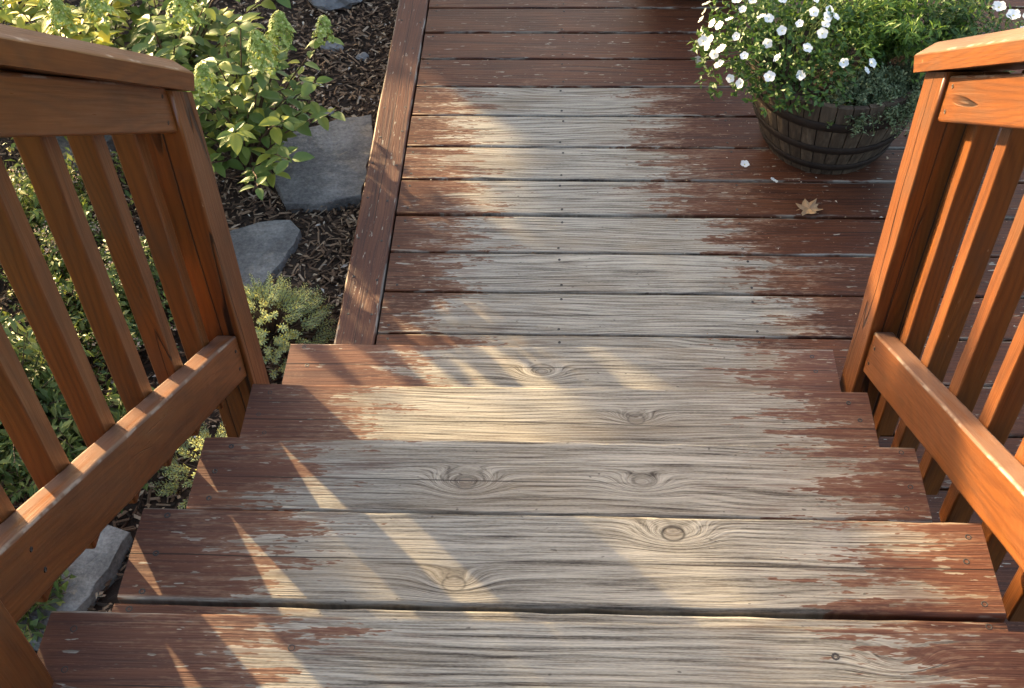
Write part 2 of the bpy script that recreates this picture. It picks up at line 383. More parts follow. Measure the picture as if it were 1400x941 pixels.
# ------------------------------------------------------------------ screws
def screw_mesh(r):
    v = []; f = []; n = 8
    for rr_, z in ((r, -0.001), (r, 0.0006), (r * 0.75, 0.0010), (r * 0.3, 0.0002)):
        for k in range(n): v.append((rr_ * math.cos(k * math.pi / 4), rr_ * math.sin(k * math.pi / 4), z))
    for i in range(3):
        for k in range(n): f.append((i * n + k, i * n + (k + 1) % n, (i + 1) * n + (k + 1) % n, (i + 1) * n + k))
    f.append(tuple(range(3 * n, 4 * n)))
    me = mesh('screw', v, f); me.materials.append(M['metal']); return me
SCREW = screw_mesh(0.0050); SCREW_S = screw_mesh(0.0036)

# ------------------------------------------------------------------ deck
PITCH = 0.146; YD = 3.4033; XB = -0.45
DECK_WEAR = {3: (-.31, .22), 4: (-.32, .29), 5: (-.31, .30), 6: (-.26, .32), 7: (-.25, .44), 8: (-.30, .54), 9: (-.31, .58), 10: (-.16, .44)}
deck = thing('deck', 'red-brown plank deck with peeling stain at the foot of the stairs', None, kind='structure')
TH = 0.034; BW = 0.1390
for k in range(-9, 24):
    yc = YD - k * PITCH - PITCH / 2 + R.uniform(-.0012, .0012)
    b = link('deck_board', plank_mesh('deck_board', XB + 0.004 + R.uniform(-.001, .001), 2.35, BW, TH, 0.004, 26, 0.0007), M['tread'], deck, (0, yc, -TH / 2 + R.uniform(-.0012, .0012)))
    b.rotation_euler = (R.uniform(-.010, .010), 0, R.uniform(-.0008, .0008))
    b['seed'] = 3.7 * k + 50.0; b['half_width'] = BW / 2; b['crack_y'] = R.uniform(-.04, .04); b['crack_s'] = R.choice((0, .7, 1.0))
    wl, wr = DECK_WEAR.get(k, (0.05, -0.22) if k in (2, 1) else (0.05, -0.40))
    b['wear_from'] = wl; b['wear_to'] = wr + (R.uniform(-.03, .07) if k in DECK_WEAR else 0); b['tone'] = R.uniform(0.10, 0.55)
    if -1 <= k <= 12:
        for sx in (XB + 0.028, -0.005, 0.47, 0.92):
            for sy in (-0.05, 0.05):
                link('screw', SCREW_S, None, b, (sx + R.uniform(-.006, .006), sy + R.uniform(-.005, .005), TH / 2))
bo = link('border_board', plank_mesh('border_board', 0.2, 5.0, 0.0985, TH, 0.005, 40, 0.0008), M['tread'], deck, mw=frame((XB - 0.0505, 0, -TH / 2 + 0.001), (0, 1, 0), (-1, 0, 0)))
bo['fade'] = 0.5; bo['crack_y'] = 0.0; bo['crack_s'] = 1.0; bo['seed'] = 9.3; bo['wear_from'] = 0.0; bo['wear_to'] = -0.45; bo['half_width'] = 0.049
tag(bo, 'border plank with a long crack along its middle')
for i in range(15):
    for s_ in (-.028, .03): link('screw', SCREW_S, None, bo, (1.85 + i * .146 + R.uniform(-.02, .02), s_ + R.uniform(-.006, .006), TH / 2))
fa = link('fascia_board', plank_mesh('fascia_board', 0.2, 5.0, 0.11, 0.03, 0.003, 8), M['tread'], deck, mw=frame((XB - 0.076, 0, -TH - 0.056), (0, 1, 0), (0, 0, 1)))
fa['seed'] = 2.2; fa['wear_from'] = 0.0; fa['wear_to'] = -0.6; fa['half_width'] = 0.055

# ------------------------------------------------------------------ stairs
XL, XR = -0.603, 0.593; Y1, Z1, RUN, RISE = 1.7516, 0.1683, 0.26389, 0.16849
stairs = thing('staircase', 'weathered wooden stair flight with peeling red-brown treads', 'staircase', (0, 1.0, 0))
TWEAR = [(-.33, .44), (-.40, .47), (-.44, .47), (-.40, .45), (-.35, .40), (-.35, .40), (-.35, .40)]
TKNOT = {0: [(-.042, -.005, .7, 0.)], 1: [(.144, -.003, .45, .5)], 2: [(-.154, -.015, 1.15, .45), (.135, -.013, .45, .2)],
         3: [(.161, .046, .85, 1.), (-.143, -.042, .32, .6)], 4: [(.39, .03, .3, 0.)]}
TT = 0.036; TW = 0.150
def nose_z(y): return Z1 + (Y1 - y) * RISE / RUN
for k in range(7):
    ny, nz = Y1 - k * RUN, Z1 + k * RISE
    for j in range(2):
        yc = ny - TW / 2 - j * (TW + 0.007) if j == 0 else ny - TW - 0.007 - 0.06
        wd = TW if j == 0 else 0.12
        e0, e1 = R.uniform(-.003, .003), R.uniform(-.003, .003)
        b = link('tread_board', plank_mesh('tread_board', XL + e0, XR + e1, wd, TT, 0.0055, 28, 0.0009), M['tread'], stairs, (0, yc - 1.0, nz - TT / 2))
        b['seed'] = 11.3 * k + 5.1 * j + 1.7; b['half_width'] = wd / 2
        b['wear_from'], b['wear_to'] = TWEAR[k]
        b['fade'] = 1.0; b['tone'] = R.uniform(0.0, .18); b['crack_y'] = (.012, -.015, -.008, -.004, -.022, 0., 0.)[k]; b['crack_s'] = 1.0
        if j == 0:
            for i, (kx, ky, ks, ko) in enumerate(TKNOT.get(k, [])):
                b['knot_x%d' % (i + 1)] = kx; b['knot_y%d' % (i + 1)] = ky; b['knot_s%d' % (i + 1)] = ks; b['knot_o%d' % (i + 1)] = ko
        for sx in (XL + 0.035, XR - 0.035) + ((-.30, .32) if k == 4 else ()):
            for sy in (-wd * 0.36, 0.0, wd * 0.36) if sx in (XL + .035, XR - .035) else (0.03,):
                link('screw', SCREW, None, b, (sx + R.uniform(-.014, .014), sy + R.uniform(-.010, .010), TT / 2 - 0.0004))
# stringers: saw-tooth side boards under the treads
for sx in (XL + 0.06, -0.02, XR - 0.098):
    top = []
    for k in range(7):
        ny, nz = Y1 - k * RUN - 0.03, Z1 + k * RISE - TT - 0.001
        top += [(ny, nz - RISE + 0.0), (ny, nz), ]
    top.append((Y1 - 7 * RUN - 0.03, Z1 + 6 * RISE - TT - 0.001))
    low = [(Y1 - 7 * RUN - .03, Z1 + 6 * RISE - TT - 0.26), (Y1 - 0.30, -0.0005 + 0.002), (Y1 - 0.03, 0.002)]
    pts = [(a, max(c, 0.002)) for a, c in top] + low
    v = [(0, a - 1.0, c) for a, c in pts] + [(0.038, a - 1.0, c) for a, c in pts]; n = len(pts)
    f = [tuple(range(n)), tuple(range(2 * n - 1, n - 1, -1))] + [(i, i + n, (i + 1) % n + n, (i + 1) % n) for i in range(n)]
    o = link('stringer', mesh('stringer', v, f), M['rail'], stairs, (sx, 0, 0)); o['seed'] = sx * 10

# ------------------------------------------------------------------ railings
def cap_mesh(L, sgn):
    """Hand rail with chamfered top; along local X, inner side at local Y = 0, outer towards +Y."""
    pr = [(0.0, -0.029), (0.0, -0.002), (0.003, 0.001), (0.034, 0.020), (0.040, 0.021), (0.078, 0.021), (0.084, 0.020), (0.115, 0.001), (0.118, -0.002), (0.118, -0.029)]
    v = []; f = []; seg = 24; n = len(pr)
    for i in range(seg + 1):
        x = L * i / seg
        if i == 0: x = 0.0
        j = R.uniform(-.0007, .0007)
        for y, z in pr: v.append((x, y * sgn + j, z + R.uniform(-.0004, .0004)))
    for i in range(seg):
        for k in range(n):
            a = i * n + k; b = i * n + (k + 1) % n; q = (a, b, b + n, a + n); f.append(q if sgn > 0 else q[::-1])
    e0 = tuple(range(n)); e1 = tuple(range(seg * n, seg * n + n))
    f += [e0[::-1] if sgn > 0 else e0, e1 if sgn > 0 else e1[::-1]]
    return mesh('handrail', v, f)
def railing(side, label, xin, py, post_top, cap0, cap_s, sub0, bot0, bot_s, bal, bal_drop, upper):
    """side -1 left / +1 right. xin: inner face of the lower post. *0 = (y, z) anchor of an inner edge, *_s = slope."""
    g = thing('stair_railing', label, 'railing', (side * 0.65, py, 0))
    inv = Matrix.Translation((-side * 0.65, -py, 0))
    def add(name, me, mat, mw, seed):
        o = link(name, me, mat, g, mw=inv @ mw); o['seed'] = seed; return o
    # lower post, local X up
    P = 0.089; zb = 0.002 if side > 0 else GZ - 0.05
    me = plank_mesh('newel_post', 0, post_top - zb, P, P, 0.004, 16, 0.0006, cut1=-cap_s)
    add('newel_post', me, M['post'], frame((xin + side * P / 2, py + P / 2, zb), (0, 0, 1), (1, 0, 0)), 3.3 + side)
    for i_, (c_, s_) in enumerate(((.012, 1.0), (-.022, .8))):
        g.children[-1]['crack_y%d' % (i_ + 1)] = c_; g.children[-1]['crack_s%d' % (i_ + 1)] = s_
    if upper:
        ux, uy, uz = upper
        me = plank_mesh('newel_post', 0, 1.25, P, P, 0.004, 16, 0.0006)
        add('newel_post', me, M['post'], frame((ux + side * P / 2, uy - P / 2, uz), (0, 0, 1), (1, 0, 0)), 8.1 + side)
    yend = 0.62 if upper else -0.35
    # rails: local X towards the camera (up), local Y = world X, local Z = up-normal
    for nm, (ya, za), sl, dep, x_in in (('bottom_rail', bot0, bot_s, 0.118, xin + side * 0.008), ('upper_rail', sub0, cap_s, 0.090, xin + side * 0.008)):
        cs = 1 / math.hypot(1, sl); y0 = py - 0.002; z0 = za + (ya - y0) * sl - dep / 2
        ye = yend if nm == 'bottom_rail' else -0.35
        L = (y0 - ye) / cs
        me = plank_mesh(nm, 0, L, 0.038, dep * cs, 0.005, 24, 0.0006, cut0=sl, cut1=sl)
        ro = add(nm, me, M['rail'], frame((x_in + side * 0.019, y0, z0), (0, -1, sl), (1, 0, 0)), 5.5 + side + len(nm)); ro['top_z'] = dep * cs / 2
        for q_ in (0.022, 0.9):
            for zz in (-.02, .02): link('screw', SCREW_S, None, ro, mw=frame((q_ + sl * zz + R.uniform(0, .01), -side * .0192, zz), (1, 0, 0), (0, 0, side)))
    cs = 1 / math.hypot(1, cap_s)
    xcap, ycap, zcap = cap0
    me = cap_mesh((ycap + 0.35) / cs, side)
    add('handrail', me, M['rail'], frame((xcap, ycap, zcap), (0, -1, cap_s + 0.025), (1, 0, 0)), 12.4 + side)['top_z'] = 0.0045
    xb_ = xin + side * (0.008 + 0.038 + 0.0195)
    for i, c in enumerate(bal):
        ztop = sub0[1] + (sub0[0] - c) * cap_s - 0.006
        zlow = bot0[1] + (bot0[0] - c) * bot_s - 0.118 - bal_drop
        me = plank_mesh('baluster', 0, ztop - zlow, 0.038, 0.038, 0.0035, 12, 0.0005)
        add('baluster', me, M['rail'], frame((xb_, c, zlow), (0, 0, 1), (1, 0, 0)), 20.0 + 3.1 * i + side)
    return g
railing(-1, 'brown stained stair railing on the left, in shade beside the shrubs', -0.609, 1.50, 0.984,
        (-0.595, 1.580, 0.995), 0.745, (1.475, 1.044), (1.51, 0.455), 0.638,
        [.50, .635, .772, .908, 1.048, 1.184, 1.315, 1.447], 0.05, (-0.574, 0.607, 0.8425))
railing(1, 'orange-brown stained stair railing on the right, lit by the low sun', 0.604, 1.60, 0.955,
        (0.590, 1.725, 0.935), 0.70, (1.652, 0.943), (1.59, 0.392), 0.600,
        [.51, .64, .77, .90, 1.03, 1.160, 1.288, 1.425, 1.548], 0.15, None)

# ------------------------------------------------------------------ flagstones and rocks
def slab(name, pts, z0, th, label, tilt=(0, 0), group=None):
    cx = sum(p[0] for p in pts) / len(pts); cy = sum(p[1] for p in pts) / len(pts)
    ring = []
    n = len(pts)
    for i in range(n):
        a = Vector(pts[i]); b = Vector(pts[(i + 1) % n])
        m = max(2, int((b - a).length / 0.03))
        for k in range(m):
            p = a.lerp(b, k / m); q = p + Vector((R.uniform(-.004, .004), R.uniform(-.004, .004)))
            if k == 0: q = p
            ring.append((q.x - cx, q.y - cy))
    lv = [(0.99, 0.0), (1.0, th * 0.25), (1.0, th * 0.78), (0.994, th * 0.95), (0.978, th), (0.6, th + .002), (0.3, th)]
    v = []; f = []; n = len(ring)
    for s, z in lv:
        for x, y in ring:
            e = R.uniform(-.0025, .0025)
            v.append((x * s + (e if z < th else 0), y * s, z + x * tilt[0] + y * tilt[1] + (R.uniform(-.0015, .0015) if z >= th * .9 else 0)))
    for i in range(len(lv) - 1):
        for k in range(n): f.append((i * n + k, i * n + (k + 1) % n, (i + 1) * n + (k + 1) % n, (i + 1) * n + k))
    f.append(tuple(range((len(lv) - 1) * n, len(lv) * n)))
    o = link(name, mesh(name, v, f), M['stone'], None, (cx, cy, z0))
    return tag(o, label, 'flagstone', group)
G = 'stepping stones in the mulch'
slab('flagstone', [(-.875, 2.845), (-.70, 2.93), (-.592, 2.955), (-.572, 2.80), (-.575, 2.565), (-.68, 2.535), (-.79, 2.53), (-.835, 2.62)], GZ - .01, .045, 'large slate-grey flagstone touching the deck border', (0.01, .0), G)
slab('flagstone', [(-.945, 2.40), (-.85, 2.45), (-.762, 2.462), (-.728, 2.42), (-.735, 2.36), (-.80, 2.19), (-.90, 2.12), (-.98, 2.2)], GZ - .01, .045, 'pointed grey flagstone half hidden behind the left newel post', (0, 0.02), G)
slab('flagstone', [(-1.12, 1.40), (-1.02, 1.44), (-.945, 1.415), (-.965, 1.32), (-1.01, 1.22), (-1.06, 1.14), (-1.2, 1.15)], GZ - .005, .05, 'grey stone seen under the left railing beside the treads', (0, 0), G)
slab('flagstone', [(-1.55, 2.95), (-1.4, 2.98), (-1.33, 2.85), (-1.42, 2.68), (-1.58, 2.70)], GZ, .06, 'pale stone glimpsed between the left balusters near the hand rail', (0, 0), G)
def rock(label, c, r, sq=(1, .8, .6)):
    bm = bmesh.new(); bmesh.ops.create_icosphere(bm, subdivisions=3, radius=1.0)
    o_ = Vector((R.uniform(0, 9), R.uniform(0, 9), R.uniform(0, 9)))
    for v in bm.verts:
        p = v.co * 1.7 + o_
        k = 1 + 0.16 * math.sin(p.x * 2.1 + p.y) + 0.12 * math.sin(p.y * 2.7 - p.z * 1.3) + 0.07 * math.sin(p.z * 5 + p.x * 3)
        v.co = Vector((v.co.x * sq[0], v.co.y * sq[1], v.co.z * sq[2])) * k * r
    me = bpy.data.meshes.new('rock'); bm.to_mesh(me); bm.free()
    tag(link('rock', me, M['rock'], None, c), label, 'rock', 'rocks at the back of the bed')
rock('rounded brown-grey rock at the top edge of the mulch', (-.80, 3.66, GZ + .03), .09)
rock('small pale rock beside the hydrangea in the mulch', (-.775, 3.36, GZ + .012), .035)
rock('thumb-sized pale pebble near the deck border', (-.665, 3.30, GZ + .012), .02)
rock('flat pebble in front of the large flagstone', (-.735, 2.99, GZ + .012), .017)

# ------------------------------------------------------------------ mulch and litter
def chips(name, n, lr, wr_, tr, mat, label, seed, lift=0.012):
    rg = np.random.default_rng(seed)
    x = -0.565 - 2.2 * rg.random(n) ** 1.35; y = 0.7 + 3.4 * rg.random(n)
    L = rg.uniform(*lr, n); W = rg.uniform(*wr_, n); H = rg.uniform(*tr, n)
    yaw = rg.uniform(0, 6.283, n); pit = rg.normal(0, .22, n); rol = rg.normal(0, .4, n)
    cx, sx = np.cos(yaw), np.sin(yaw); cp, sp = np.cos(pit), np.sin(pit); cr, sr = np.cos(rol), np.sin(rol)
    ax = np.stack([cx * cp, sx * cp, sp], 1); ay = np.stack([-sx * cr - cx * sp * sr, cx * cr - sx * sp * sr, cp * sr], 1); az_ = np.cross(ax, ay)
    c = np.stack([x, y, GZ + rg.random(n) * lift + 0.004], 1)
    V = []
    for a, b, d in ((-1, -.5, -1), (1, -.8, -1), (.8, .7, -1), (-.9, 1, -1), (-1, -.5, 1), (1, -.8, 1), (.8, .7, 1), (-.9, 1, 1)):
        V.append(c + ax * (L * a / 2)[:, None] + ay * (W * b / 2)[:, None] + az_ * (H * d / 2)[:, None])
    V = np.stack(V, 1).reshape(-1, 3)
    q = np.array([(0, 3, 2, 1), (4, 5, 6, 7), (0, 1, 5, 4), (1, 2, 6, 5), (2, 3, 7, 6), (3, 0, 4, 7)])
    F = (np.arange(n)[:, None, None] * 8 + q[None]).reshape(-1, 4)
    me = bpy.data.meshes.new(name); me.from_pydata(V.tolist(), [], F.tolist()); me.update()
    tag(link(name, me, mat), label, 'mulch', kind='stuff')
chips('mulch', 26000, (.010, .042), (.003, .010), (.001, .004), M['mulch'], 'dark shredded bark mulch covering the garden bed', 3)
def litter():
    items = []
    for i in range(4200):
        x = -0.575 - 1.8 * R.random() ** 1.3; y = R.uniform(1.0, 3.9)
        a = R.uniform(0, 6.28)
        l = R.uniform(.008, .024)
        items.append(((x, y, GZ + R.uniform(.016, .028)), (math.cos(a), math.sin(a), R.uniform(-.3, .4)), (R.gauss(0, .5), R.gauss(0, .5), 1), l, l * R.uniform(.15, .6)))
    tag(link('leaf_litter', leaf_cloud('leaf_litter', items), M['litter']), 'tan dry leaf bits scattered over the mulch', 'leaf litter', kind='stuff')
litter()

# ------------------------------------------------------------------ hydrangeas
def big_leaf_mesh(cup, droop, wid):
    nx, ny = 6, 4; v = []; f = []
    for i in range(nx + 1):
        u = i / nx
        w = wid * math.sin(math.pi * min(1, u * 0.97 + 0.03) ** 0.85) ** 0.8 if 0 < u < 1 else 0.004
        for j in range(ny + 1):
            s = j / ny * 2 - 1
            v.append((u, s * w, cup * abs(s) * w - droop * u * u + 0.012 * math.sin(u * 20) * abs(s)))
    for i in range(nx):
        for j in range(ny):
            a = i * (ny + 1) + j; f.append((a, a + 1 + ny, a + 2 + ny, a + 1))
    return mesh('leaf', v, f, True)
def leaf_set(mat):
    out = []
    for cup, dr, w in ((.35, .18, .27), (.2, .32, .30), (.5, .10, .25)):
        me = big_leaf_mesh(cup, dr, w); me.materials.append(mat); out.append(me)
    return out
LV = leaf_set(M['hyd_leaf']); LVY = leaf_set(M['hyd_leaf_y'])
def panicle_mesh(h, r, n):
    items = []
    for i in range(n):
        u = R.random() ** 0.8; a = R.uniform(0, 6.283); rad = r * (1 - u ** 1.7 * 0.82) * math.sqrt(R.uniform(.45, 1.0)) * (0.9 + .2 * math.sin(a * 3 + u * 9))
        p = Vector((rad * math.cos(a), rad * math.sin(a), u * h)); nrm = Vector((math.cos(a), math.sin(a), 0.35 + u)).normalized()
        t1 = nrm.orthogonal().normalized(); t2 = nrm.cross(t1); s = R.uniform(.0030, .0066); b = R.uniform(0, 3.1)
        for k in range(4):
            d = t1 * math.cos(b + k * 1.57) + t2 * math.sin(b + k * 1.57)
            items.append((p, d + nrm * .25, nrm, s * 1.25, s * 1.1))
    return items
PAN = []
for h_, r_, n_ in ((.092, .042, 460), (.080, .037, 360), (.058, .030, 220)):
    me = leaf_cloud('flower_head', panicle_mesh(h_, r_, n_)); me.materials.append(M['panicle']); PAN.append(me)
def hydrangea(label, base, tips, lv, lsize, nfill, spread, hh, seed):
    rr = random.Random(seed)
    g = thing('hydrangea', label, 'shrub', base, 'hydrangeas in the bed')
    B = Vector(base); stems = []; leaves = []
    tips = list(tips)
    for _ in range(nfill):
        a = rr.uniform(0, 6.283); q = math.sqrt(rr.random())
        tips.append((B.x + spread[0] * q * math.cos(a), B.y + spread[1] * q * math.sin(a), GZ + hh * rr.uniform(.45, 1.0) * (1 - .35 * q * q), 'leaf'))
    for (x, y, z, kind) in tips:
        tip = Vector((x, y, z)) - B; mid = Vector((tip.x * .35, tip.y * .35, tip.z * .6))
        path = [Vector((0, 0, 0)) + Vector((tip.x, tip.y, 0)) * .06]
        for k in range(1, 7):
            u = k / 6; path.append(mid * (2 * u * (1 - u)) + tip * (u * u) + Vector((rr.uniform(-.004, .004),) * 2 + (0,)))
        stems.append(tube(path, [.0035 - .0003 * k for k in range(7)], 5))
        ph = rr.uniform(0, 3.14)
        lst = [(.55, 2), (.68, 2), (.80, 2), (.91, 2)]
        lst.append((1.0, 5 if kind == 'whorl' else (4 if kind != 'leaf' else 3)))
        for u, cnt in lst:
            p = mid * (2 * u * (1 - u)) + tip * (u * u)
            ph += 1.45
            for c in range(cnt):
                a = ph + c * 2 * math.pi / cnt + rr.uniform(-.3, .3)
                d = Vector((math.cos(a), math.sin(a), rr.uniform(-.25, .35)))
                s = lsize * rr.uniform(.65, 1.15) * (0.8 if u == 1 and kind == 'panicle' else 1)
                mw = frame(p + d * .006, d, Vector((-d.y, d.x, rr.uniform(-.35, .35))))
                leaves.append((lv[rr.randrange(3)], mw @ Matrix.Scale(s, 4)))
        if kind.startswith('pan'):
            m = PAN[int(kind[3])]
            link('flower_head', m, None, g, mw=Matrix.Translation(tip) @ Matrix.Rotation(rr.uniform(-.25, .25), 4, 'X') @ Matrix.Rotation(rr.uniform(-.2, .3), 4, 'Y') @ Matrix.Rotation(rr.uniform(0, 6), 4, 'Z') @ Matrix.Scale(rr.uniform(.95, 1.15), 4))
    v, f = join(stems); link('stem', mesh('stem', v, f, True), M['stem'], g)
    eye = Vector((0, 0, 2.0762)) - B
    leaves.sort(key=lambda q: (q[1].translation - eye).length)
    for me, mw in leaves[:300]: link('leaf', me, None, g, mw=mw)
    if leaves[300:]:
        v, f = join([([mw @ p.co for p in me.vertices], [tuple(p.vertices) for p in me.polygons]) for me, mw in leaves[300:]])
        link('foliage', mesh('foliage', v, f, True), M['hyd_leaf_y_far' if lv is LVY else 'hyd_leaf_far'], g)['kind'] = 'stuff'
    return g
hydrangea('green hydrangea with lime flower cones leaning over the mulch beside the left handrail end', (-.92, 2.72, GZ),
          [(-.735, 2.60, .38, 'pan0'), (-.755, 2.50, .38, 'pan0'), (-.635, 2.66, .36, 'pan2'), (-.90, 2.42, .36, 'pan1'),
           (-.82, 2.34, .30, 'whorl'), (-.61, 2.50, .24, 'leaf'), (-.70, 2.36, .20, 'leaf'), (-.78, 2.30, .16, 'leaf'), (-.66, 2.58, .28, 'leaf'), (-.72, 2.44, .26, 'leaf'), (-.88, 2.52, .38, 'whorl'), (-.84, 2.64, .42, 'leaf')],
          LV, .054, 32, (.20, .26), .48, 3)
hydrangea('tall hydrangea with the big lime flower cone at the top edge behind the left handrail', (-1.20, 2.98, GZ),
          [(-.985, 2.63, .42, 'pan0'), (-.91, 2.80, .44, 'pan2'), (-.80, 2.86, .38, 'pan2'), (-1.08, 2.66, .42, 'whorl'), (-1.0, 2.56, .40, 'leaf'), (-.95, 2.72, .42, 'leaf'), (-1.12, 2.56, .38, 'leaf'), (-.86, 2.78, .34, 'leaf')],
          LV, .055, 46, (.26, .26), .58, 5)
hydrangea('yellow-green hydrangea behind the left handrail', (-1.42, 2.88, GZ),
          [(-1.20, 2.66, .42, 'pan1'), (-1.30, 2.62, .42, 'pan1'), (-1.36, 2.70, .44, 'pan2'), (-1.22, 2.60, .40, 'leaf'), (-1.30, 2.55, .36, 'leaf')],
          LVY, .052, 46, (.28, .30), .58, 9)
hydrangea('golden-leaved hydrangea in the upper left corner', (-1.85, 3.05, GZ),
          [(-1.60, 2.72, .42, 'pan2'), (-1.5, 2.68, .44, 'pan1'), (-1.5, 2.62, .38, 'leaf')], LVY, .052, 42, (.32, .32), .58, 12)

# ------------------------------------------------------------------ small shrubs
def shrub(name, label, cat, base, rad, height, nst, per, ll, lw, mat, group=None, droop=0.25, seed=1, stem_mat='stem', up0=0.0, bits=0, rx=1.0, ang=None, curl=0.35):
    rr = random.Random(seed); g = thing(name, label, cat, base, group); stems = []; items = []; dead = []
    for s in range(nst):
        a = rr.uniform(*(ang or (0, 6.283))); q = rr.random() ** .6
        tip = Vector((rad * rx * q * math.cos(a), rad * q * math.sin(a), height * (1 - .45 * q * q) * rr.uniform(.6, 1.0) - droop * q * q * height))
        mid = Vector((tip.x * .4, tip.y * .4, height * .55 * (1 - .2 * q)))
        path = []
        for k in range(7):
            u = k / 6; path.append(mid * (2 * u * (1 - u)) + tip * (u * u) + Vector((tip.x, tip.y, 0)) * .1 * (1 - u))
        sr_ = .0022 if stem_mat == 'stem' else .0011
        stems.append(tube(path, [sr_ * (1 - .09 * k) for k in range(7)], 4))
        for i in range(per):
            u = up0 + (1 - up0) * (i + rr.random()) / per
            p = mid * (2 * u * (1 - u)) + tip * (u * u) + Vector((rr.gauss(0, .004),) * 1 + (rr.gauss(0, .004), rr.gauss(0, .004)))
            d0 = (mid * (2 - 4 * u) + tip * (2 * u)).normalized()
            sd_ = d0.orthogonal(); sd_.rotate(Matrix.Rotation(rr.uniform(0, 6.283), 3, d0))
            d = d0 * rr.uniform(.1, .9) + sd_ + Vector((0, 0, curl * rr.uniform(-.6, 1)))
            l = ll * rr.uniform(.6, 1.2)
            items.append((p, d, Vector((rr.gauss(0, .4), rr.gauss(0, .4), 1)), l, lw * rr.uniform(.7, 1.2)))
        if bits and rr.random() < bits:
            for _ in range(14):
                p = tip + Vector((rr.gauss(0, .010), rr.gauss(0, .010), rr.gauss(0, .005)))
                dead.append((p, (rr.gauss(0, 1), rr.gauss(0, 1), rr.gauss(0, .6)), (0, 0, 1), rr.uniform(.005, .011), rr.uniform(.003, .007)))
    v, f = join(stems); link('stem', mesh('stem', v, f, True), M[stem_mat], g)
    fo = link('foliage', leaf_cloud('foliage', items), M[mat], g); fo['kind'] = 'stuff'
    if dead: link('spent_flower_heads', leaf_cloud('spent_flower_heads', dead), M['deadbits'], g)['kind'] = 'stuff'
    return g
GS = 'low shrubs beside the stairs'
shrub('spirea_shrub', 'golden spirea with dry pink flower bits seen between the upper left balusters', 'shrub', (-1.40, 2.42, GZ), .28, .34, 90, 36, .028, .011, 'spirea_y', GS, seed=21, bits=.5)
shrub('spirea_shrub', 'green spirea with pale spent flowers in the middle of the left balusters', 'shrub', (-1.12, 2.05, GZ), .27, .28, 110, 38, .026, .010, 'spirea', GS, seed=22, bits=.30)
shrub('spirea_shrub', 'dark narrow-leaved shrub behind the lowest left balusters', 'shrub', (-1.30, 1.72, GZ), .32, .32, 95, 28, .044, .013, 'spirea', GS, seed=23, bits=.08)
shrub('spirea_shrub', 'ragged green shrub at the left picture edge below the rail', 'shrub', (-1.45, 1.38, GZ), .30, .32, 80, 26, .046, .015, 'spirea', GS, seed=24)
shrub('spirea_shrub', 'leafy shrub beyond the flagstone, left of the balusters', 'shrub', (-1.72, 2.10, GZ), .34, .40, 90, 32, .032, .012, 'spirea_y', GS, seed=25, bits=.3)
shrub('spirea_shrub', 'small mixed shrub at the foot of the left newel post', 'shrub', (-1.06, 2.26, GZ), .12, .09, 34, 26, .020, .008, 'spirea_y', GS, seed=26, bits=.4)
shrub('bedding_plant', 'small green plant under the left bottom rail beside the stone', 'plant', (-1.12, 1.22, GZ), .13, .16, 26, 16, .040, .014, 'spirea', GS, seed=27)
shrub('spirea_shrub', 'airy yellow-green shrub filling the gaps behind the middle left balusters', 'shrub', (-1.28, 2.16, GZ), .24, .24, 90, 34, .026, .010, 'spirea_y', GS, seed=71, bits=.35)
shrub('spirea_shrub', 'low green shrub under the left balusters nearest the camera', 'shrub', (-1.12, 1.62, GZ), .24, .22, 80, 28, .036, .012, 'spirea', GS, seed=72, bits=.1)
def juniper(label, base, rad, h, n, seed):
    rr = random.Random(seed); g = thing('juniper', label, 'shrub', base, 'junipers by the stairs'); items = []; stems = []
    for s in range(n):
        a = rr.uniform(0, 6.283); q = math.sqrt(rr.random())
        p0 = Vector((rad * q * math.cos(a), rad * q * math.sin(a), h * (1 - q * q) * rr.uniform(.5, 1)))
        d = Vector((math.cos(a) * (q + .2), math.sin(a) * (q + .2), .55)).normalized(); L = rr.uniform(.035, .06)
        stems.append(tube([p0 * .15, p0 * .7, p0, p0 + d * L], [.0025, .0018, .0015, .0008], 4))
        for k in range(26):
            u = (k + 1) / 26; c = p0 + d * L * u
            sdv = d.orthogonal(); sdv.rotate(Matrix.Rotation(k * 2.4, 3, d))
            w = .013 * (1.1 - u * .7)
            items.append((c, sdv + d * 1.1, d, w, w * .34))
            items.append((c + sdv * w * .5, sdv * .4 + d * 1.2, d, w * .8, w * .3))
    v, f = join(stems); link('stem', mesh('stem', v, f), M['stem'], g)
    link('foliage', leaf_cloud('foliage', items), M['juniper'], g)['kind'] = 'stuff'
juniper('blue-green and gold juniper clump between the left newel post and the deck', (-.735, 2.02, GZ + .03), .13, .13, 240, 31)
juniper('small blue-green juniper tuft under the left bottom rail', (-.80, 1.60, GZ + .01), .10, .09, 80, 32)

